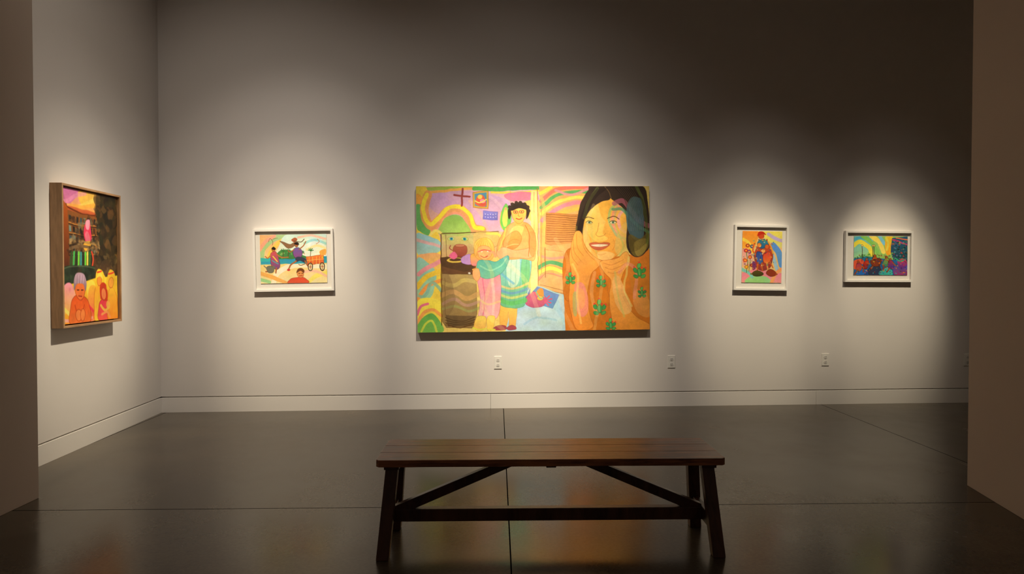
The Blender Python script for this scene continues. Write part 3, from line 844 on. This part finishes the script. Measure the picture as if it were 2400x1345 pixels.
    P("65,110 65,99 70,94 77,96 80,104 78,113 68,112", '#c83c1c'); E(72, 106, 4.8, 6.2, '#f08850', ink='#8a2008', iw=.6)
    P("80,134 80,112 84,101 92,101 99,112 99,134", '#f8c040', '#f89430', ink='#b04008', iw=.7)
    P("78,100 79,86 85,79 93,82 97,92 96,104 90,100 82,101", '#f0c038'); E(87, 94, 5, 6.4, '#f8ac48', ink='#8a2008', iw=.6); L("81,84 92,82", '#e04030', 1.6)
    E(80, 118, 4, 5, '#f8b058'); L("66,118 74,124 82,120", '#f8c058', 3); L("68,128 78,126 84,132", '#f8a060', 3)
    c.finish(0.10, 1.08, 1.0)
    return c

# ------------------------------------------------------------------ framed pieces
M_WHITEFRAME = mat("white_lacquer_frame", (0.84, 0.82, 0.79), 0.4, 0.01, 6)
M_MAT = mat("off_white_mat_board", (0.74, 0.71, 0.66), 0.9, 0.012, 40)
M_CANVAS = mat("raw_canvas_edge", (0.62, 0.55, 0.42), 0.9, 0.08, 60, 0.2, 400)
M_OAK = mat("light_oak_frame", (0.40, 0.23, 0.11), 0.5, 0.2, 9, 0.1, 60, stretch=(1, 8, 1))
M_BACKER = mat("dark_backing_board", (0.05, 0.035, 0.025), 0.9, 0.1, 10)

def ring(bm, w, h, t, y0, y1):
    """mitred rectangular frame; front at y0 (toward viewer, -y) back at y1"""
    def rect(hw, hh, y):
        return [bm.verts.new(p) for p in ((-hw, y, -hh), (hw, y, -hh), (hw, y, hh), (-hw, y, hh))]
    of, inf = rect(w / 2, h / 2, y0), rect(w / 2 - t, h / 2 - t, y0)
    ob, ib = rect(w / 2, h / 2, y1), rect(w / 2 - t, h / 2 - t, y1)
    for i in range(4):
        j = (i + 1) % 4
        bm.faces.new((of[i], of[j], inf[j], inf[i]))
        bm.faces.new((ob[j], ob[i], ib[i], ib[j]))
        bm.faces.new((of[j], of[i], ob[i], ob[j]))
        bm.faces.new((inf[i], inf[j], ib[j], ib[i]))

def empty(name, loc, rot=(0, 0, 0)):
    e = bpy.data.objects.new(name, None)
    e.empty_display_size = 0.1
    COL.objects.link(e)
    e.location = loc; e.rotation_euler = rot
    return e

def quad_on_back(depth, tl, tr, br, bl):
    """survey four corners on the plane standing `depth` in front of the back wall"""
    Y = YB - depth
    q = [on_y(*p, Y) for p in (tl, tr, br, bl)]
    cen = sum(q, Vector()) / 4
    w = ((q[1] - q[0]).length + (q[2] - q[3]).length) / 2
    h = ((q[0] - q[3]).length + (q[1] - q[2]).length) / 2
    a = math.atan2((q[1].z - q[0].z + q[2].z - q[3].z) / 2, w)
    return cen, w, h, a

# large unframed canvas
dep = 0.055
cen, w, h, a = quad_on_back(dep, (976, 438), (1523, 434), (1522, 774), (977, 778))
e = empty("painting", (cen.x, YB - 0.0003, cen.z), (0, -a, 0))
e["label"] = "large unframed canvas of kitchen scene with smiling dark-haired woman"
e["category"] = "painting"
bm = bmesh.new(); add_box(bm, -w / 2, w / 2, -dep + 0.001, 0, -h / 2, h / 2)
new_obj("stretched_canvas", bm, [M_CANVAS], e, bevel=0.003)
cv = big_painting()
art = new_obj("painted_image", me=cv.mesh("painted_image", w - 0.004, h - 0.004), mats=[M_PAINT], parent=e, loc=(0, -dep - 0.0003, 0))

def framed(cv, corners, art_px, dep, t, label):
    cen, w, h, a = quad_on_back(dep, *corners)
    e = empty("framed_picture", (cen.x, YB, cen.z), (0, -a, 0))
    e["label"] = label; e["category"] = "framed picture"
    bm = bmesh.new(); ring(bm, w, h, t, -dep, 0)
    new_obj("picture_frame", bm, [M_WHITEFRAME], e, bevel=0.0015)
    bm = bmesh.new(); add_box(bm, -w / 2 + t, w / 2 - t, -dep + 0.026, -0.004, -h / 2 + t, h / 2 - t)
    new_obj("mat_board", bm, [M_MAT], e)
    fd = dep - 0.020        # sheet floats 6 mm above the mat
    ac, aw, ah, _ = quad_on_back(fd, *art_px)
    bm = bmesh.new()
    add_box(bm, -aw / 2, aw / 2, 0, 0.003, -ah / 2, ah / 2)
    lx, lz = ac.x - cen.x, ac.z - cen.z
    new_obj("artwork_sheet", bm, [M_MAT], e, loc=(lx, -fd, lz))
    new_obj("painted_image", me=cv.mesh("painted_image", aw - 0.001, ah - 0.001), mats=[M_PAINT], parent=e, loc=(lx, -fd - 0.0004, lz))
    return e

framed(coast_picture(), ((592, 538), (781, 535), (781, 681), (594, 684)), ((610, 550), (766, 549), (766, 663), (610, 664)), 0.040, 0.022,
       "white framed colourful picture of dancers by the sea and cart")
framed(stacked_picture(), ((1722, 526), (1848, 529), (1848, 681), (1721, 680)), ((1739, 541), (1833, 542), (1832, 663), (1739, 662)), 0.040, 0.022,
       "white framed upright picture of clustered figures and flowers")
framed(plaza_picture(), ((1982, 540), (2141, 542), (2140, 661), (1982, 661)), ((2001, 553), (2127, 554), (2127, 645), (2001, 644)), 0.040, 0.022,
       "white framed wide picture of figures in hillside plaza")

# courtyard painting on the left wall
W, H, D = 0.775, 1.06, 0.088
e = empty("framed_painting", (XL, (4.839 + 5.614) / 2, 1.492), (0, 0, math.pi / 2))
e["label"] = "deep oak framed painting of courtyard crowd beneath pink and yellow sky"
e["category"] = "painting"
bm = bmesh.new(); ring(bm, W, H, 0.016, -D, 0)
new_obj("picture_frame", bm, [M_OAK], e, bevel=0.0015)
bm = bmesh.new(); add_box(bm, -W / 2 + .016, W / 2 - .016, -0.03, -0.004, -H / 2 + .016, H / 2 - .016)
new_obj("backing_board", bm, [M_BACKER], e)
cw, ch = W - 0.052, H - 0.052
bm = bmesh.new(); add_box(bm, -cw / 2, cw / 2, -D + 0.021, -0.03, -ch / 2, ch / 2)
new_obj("stretched_canvas", bm, [M_CANVAS], e)
new_obj("painted_image", me=courtyard_painting().mesh("painted_image", cw, ch), mats=[M_PAINT], parent=e, loc=(0, -D + 0.020, 0))

# ------------------------------------------------------------------ outlets
M_PLATE = mat("white_plastic", (0.80, 0.78, 0.73), 0.35, 0.01, 6)
M_RECEP = mat("white_plastic_receptacle", (0.70, 0.68, 0.64), 0.35, 0.01, 6)
M_SLOT = mat("dark_slot", (0.05, 0.045, 0.04), 0.6, 0.05, 6)
bm = bmesh.new(); add_box(bm, -0.039, 0.039, -0.006, 0, -0.064, 0.064)
plate_o = new_obj("cover_plate", bm, [M_PLATE], bevel=0.0025)
def recept_mesh():
    bm = bmesh.new()
    pts = []
    for i in range(24):
        t = i * math.tau / 24
        x = 0.0175 * math.cos(t); z = max(-0.0145, min(0.0145, 0.0175 * math.sin(t)))
        pts.append((x, z))
    add_prism(bm, [(x, -0.0055, z) for x, z in pts], [(x, -0.0085, z) for x, z in pts])
    add_box(bm, -0.0075, -0.0050, -0.0088, -0.006, -0.002, 0.008, 1)
    add_box(bm, 0.0050, 0.0075, -0.0088, -0.006, -0.002, 0.008, 1)
    add_box(bm, -0.0025, 0.0025, -0.0088, -0.006, -0.0105, -0.0055, 1)
    return bm
rec_o = new_obj("receptacle", recept_mesh(), [M_RECEP, M_SLOT])
bm = bmesh.new()
add_prism(bm, [(0.003 * math.cos(i * math.tau / 12), -0.0055, 0.003 * math.sin(i * math.tau / 12)) for i in range(12)],
          [(0.003 * math.cos(i * math.tau / 12), -0.0072, 0.003 * math.sin(i * math.tau / 12)) for i in range(12)])
screw_o = new_obj("screw", bm, [M_RECEP])
parts = [(plate_o, 0), (rec_o, 0.026), (rec_o, -0.026), (screw_o, 0)]
for px, py in ((1167, 849.5), (1573.5, 847.5), (1934, 842.5), (2267, 843)):
    p = on_y(px, py, YB)
    e = empty("wall_outlet", (p.x, YB, p.z))
    e["label"] = "white duplex electrical outlet on gallery wall above baseboard"
    e["category"] = "outlet"; e["group"] = "wall outlets"
    for src, dz in parts:
        q = src.copy(); COL.objects.link(q)
        q.parent = e; q.location = (0, 0, dz)
for src in (plate_o, rec_o, screw_o):
    bpy.data.objects.remove(src)

# ------------------------------------------------------------------ bench
def wood(name, dark, light, rough, sc=(1.2, 14, 14)):
    m = bpy.data.materials.new(name); m.use_nodes = True
    nt = m.node_tree; N, L = nt.nodes, nt.links; b = N["Principled BSDF"]
    tc = N.new("ShaderNodeTexCoord"); mp = N.new("ShaderNodeMapping"); mp.inputs["Scale"].default_value = sc
    L.new(tc.outputs["Object"], mp.inputs["Vector"])
    n = N.new("ShaderNodeTexNoise"); n.inputs["Scale"].default_value = 3.5; n.inputs["Detail"].default_value = 9; n.inputs["Roughness"].default_value = .65
    n.inputs["Distortion"].default_value = 0.6
    L.new(mp.outputs[0], n.inputs["Vector"])
    # broad worn patches
    n3 = N.new("ShaderNodeTexNoise"); n3.inputs["Scale"].default_value = 5; n3.inputs["Detail"].default_value = 6
    L.new(tc.outputs["Object"], n3.inputs["Vector"])
    mxx = N.new("ShaderNodeMix"); mxx.data_type = 'FLOAT'; mxx.inputs[0].default_value = .38
    L.new(n.outputs["Fac"], mxx.inputs[2]); L.new(n3.outputs["Fac"], mxx.inputs[3])
    r = N.new("ShaderNodeValToRGB")
    r.color_ramp.elements[0].position = .38; r.color_ramp.elements[0].color = (*dark, 1)
    r.color_ramp.elements[1].position = .62; r.color_ramp.elements[1].color = (*light, 1)
    L.new(mxx.outputs[0], r.inputs["Fac"]); L.new(r.outputs["Color"], b.inputs["Base Color"])
    mr = N.new("ShaderNodeMapRange"); mr.inputs["To Min"].default_value = rough - .08; mr.inputs["To Max"].default_value = rough + .14
    L.new(n.outputs["Fac"], mr.inputs["Value"]); L.new(mr.outputs[0], b.inputs["Roughness"])
    bp = N.new("ShaderNodeBump"); bp.inputs["Strength"].default_value = .45; bp.inputs["Distance"].default_value = .002
    L.new(n.outputs["Fac"], bp.inputs["Height"]); L.new(bp.outputs["Normal"], b.inputs["Normal"])
    return m
M_SEAT = wood("worn_brown_seat_wood", (0.080, 0.022, 0.008), (0.46, 0.165, 0.060), .29)
M_LEGW = wood("dark_brown_leg_wood", (0.034, 0.014, 0.008), (0.13, 0.050, 0.024), .34, (6, 6, 1.5))

bench = empty("bench", (0.377, 3.205, 0), (0, 0, math.radians(-2.2)))
bench["label"] = "long rustic dark wooden bench with diagonal braces on concrete floor"
bench["category"] = "bench"
ST = 0.475; TH = 0.034; HL = 0.838; HD = 0.195
bm = bmesh.new()
rs = random.Random(2)
cuts = [-HD, -0.062, 0.066, HD]
NSEG = 22
for i in range(3):
    y0, y1 = cuts[i] + (0.0003 if i else 0), cuts[i + 1] - (0.0003 if i < 2 else 0)
    ex = 0.004 * rs.random()
    x0, x1 = -HL + ex, HL - ex
    rr = 0.014
    front, back = [], []
    for k in range(NSEG + 1):
        x = x0 + (x1 - x0) * k / NSEG
        jf = rs.uniform(-.0014, .0014) if i == 0 else 0
        jb = rs.uniform(-.0014, .0014) if i == 2 else 0
        cf = rr if (i == 0 and k in (0, NSEG)) else 0
        cb = rr if (i == 2 and k in (0, NSEG)) else 0
        front.append((x, y0 + jf + cf)); back.append((x, y1 + jb - cb))
    if i == 0:
        front.insert(1, (x0 + rr, y0)); front.insert(len(front) - 1, (x1 - rr, y0))
    if i == 2:
        back.insert(1, (x0 + rr, y1)); back.insert(len(back) - 1, (x1 - rr, y1))
    outl = front + back[::-1]
    add_prism(bm, [(x, y, ST - TH) for x, y in outl], [(x, y, ST) for x, y in outl])
new_obj("seat", bm, [M_SEAT], bench, bevel=0.0022)

def leg_mesh(sx, sy):
    bm = bmesh.new()
    bx, by, tx, ty = sx * .803, sy * .185, sx * .765, sy * .115
    hw, hd = .030, .026
    def r(x, y, z):
        return [(x - hw, y - hd, z), (x + hw, y - hd, z), (x + hw, y + hd, z), (x - hw, y + hd, z)]
    add_prism(bm, r(bx, by, 0), r(tx, ty, ST - TH))
    return bm
for sx in (-1, 1):
    for sy in (-1, 1):
        new_obj("leg", leg_mesh(sx, sy), [M_LEGW], bench, bevel=0.005)
    # end rail between the leg pair + cleat under the seat
    bm = bmesh.new()
    zc = .15; k = zc / (ST - TH); xx = sx * (.803 - .038 * k); yy = .185 - .07 * k
    add_box(bm, xx - .017, xx + .017, -yy, yy, zc - .032, zc + .032)
    new_obj("end_rail", bm, [M_LEGW], bench, bevel=0.003)
    bm = bmesh.new()
    xx = sx * .765
    add_box(bm, xx - .036, xx + .036, -.165, .165, ST - TH - .022, ST - TH + .0005)
    new_obj("cleat", bm, [M_LEGW], bench, bevel=0.003)
    # diagonal brace
    bm = bmesh.new()
    z0, z1 = .165, ST - TH
    lo, hi = sx * .775, sx * .066
    add_prism(bm, [(lo, -.02, z0 - .028), (lo, .02, z0 - .028), (lo, .02, z0 + .028), (lo, -.02, z0 + .028)],
              [(hi, -.02, z1 - .001), (hi, .02, z1 - .001), (hi + sx * .11, .02, z1 - .001), (hi + sx * .11, -.02, z1 - .001)])
    new_obj("brace", bm, [M_LEGW], bench, bevel=0.003)
bm = bmesh.new(); add_box(bm, -.80, .80, -.023, .023, .115, .178)
new_obj("stretcher", bm, [M_LEGW], bench, bevel=0.004)
bm = bmesh.new(); add_box(bm, -.024, .024, -.17, .17, ST - TH - .014, ST - TH + .0005)
new_obj("cleat", bm, [M_LEGW], bench, bevel=0.003)

# ------------------------------------------------------------------ lights
def spot(loc, tgt, power, size, blend=1.0, radius=0.05, color=(1, .90, .74)):
    d = bpy.data.lights.new("spotlight", 'SPOT')
    d.energy = power; d.spot_size = math.radians(size); d.spot_blend = blend
    d.shadow_soft_size = radius; d.color = color
    o = bpy.data.objects.new("spotlight", d); COL.objects.link(o)
    o.location = loc
    o.rotation_euler = (Vector(tgt) - Vector(loc)).to_track_quat('-Z', 'Y').to_euler()
    return o
WARM = (1, .85, .60); MID = (1, .88, .70); NEU = (1, .89, .78)
ZL = 4.6
def track_head(x, y, tgt, core, mid, halo, s=1.0, c0=27, c1=42, c2=62):
    spot((x, y, ZL), tgt, core * s, c0, color=WARM)
    spot((x, y, ZL + .02), (tgt[0], tgt[1], tgt[2] - .05), mid * s, c1, color=MID, radius=.07)
    spot((x, y, ZL + .04), (tgt[0], tgt[1], tgt[2] - .1), halo * s, c2, color=NEU, radius=.1)
track_head(-0.40, 5.0, (XL, 5.2, 1.10), 560, 200, 70, c0=25, c1=38, c2=54)
track_head(-1.72, 4.05, (-1.75, YB, 1.10), 640, 210, 110, c0=25, c1=40)
track_head(0.30, 4.10, (0.25, YB, 1.15), 580, 260, 80, c0=29, c1=42)
track_head(0.95, 4.10, (1.00, YB, 1.15), 580, 260, 80, c0=29, c1=42)
track_head(2.75, 4.10, (2.95, YB, 1.10), 640, 130, 34, c0=23, c1=34, c2=50)
track_head(4.25, 4.10, (4.27, YB, 1.15), 580, 110, 16, c0=22, c1=32, c2=48)
# added wide fill spots that raise the general wall brightness, no fixtures behind them
for x, p in ((-2.0, 75), (0.3, 36)):
    spot((x, 3.7, ZL + .3), (x, YB, 0.4), p, 96, color=NEU, radius=.15)

wd = bpy.data.worlds.new("world"); scene.world = wd; wd.use_nodes = True
bg = wd.node_tree.nodes["Background"]
bg.inputs["Color"].default_value = (1.0, .77, .60, 1); bg.inputs["Strength"].default_value = 0.06
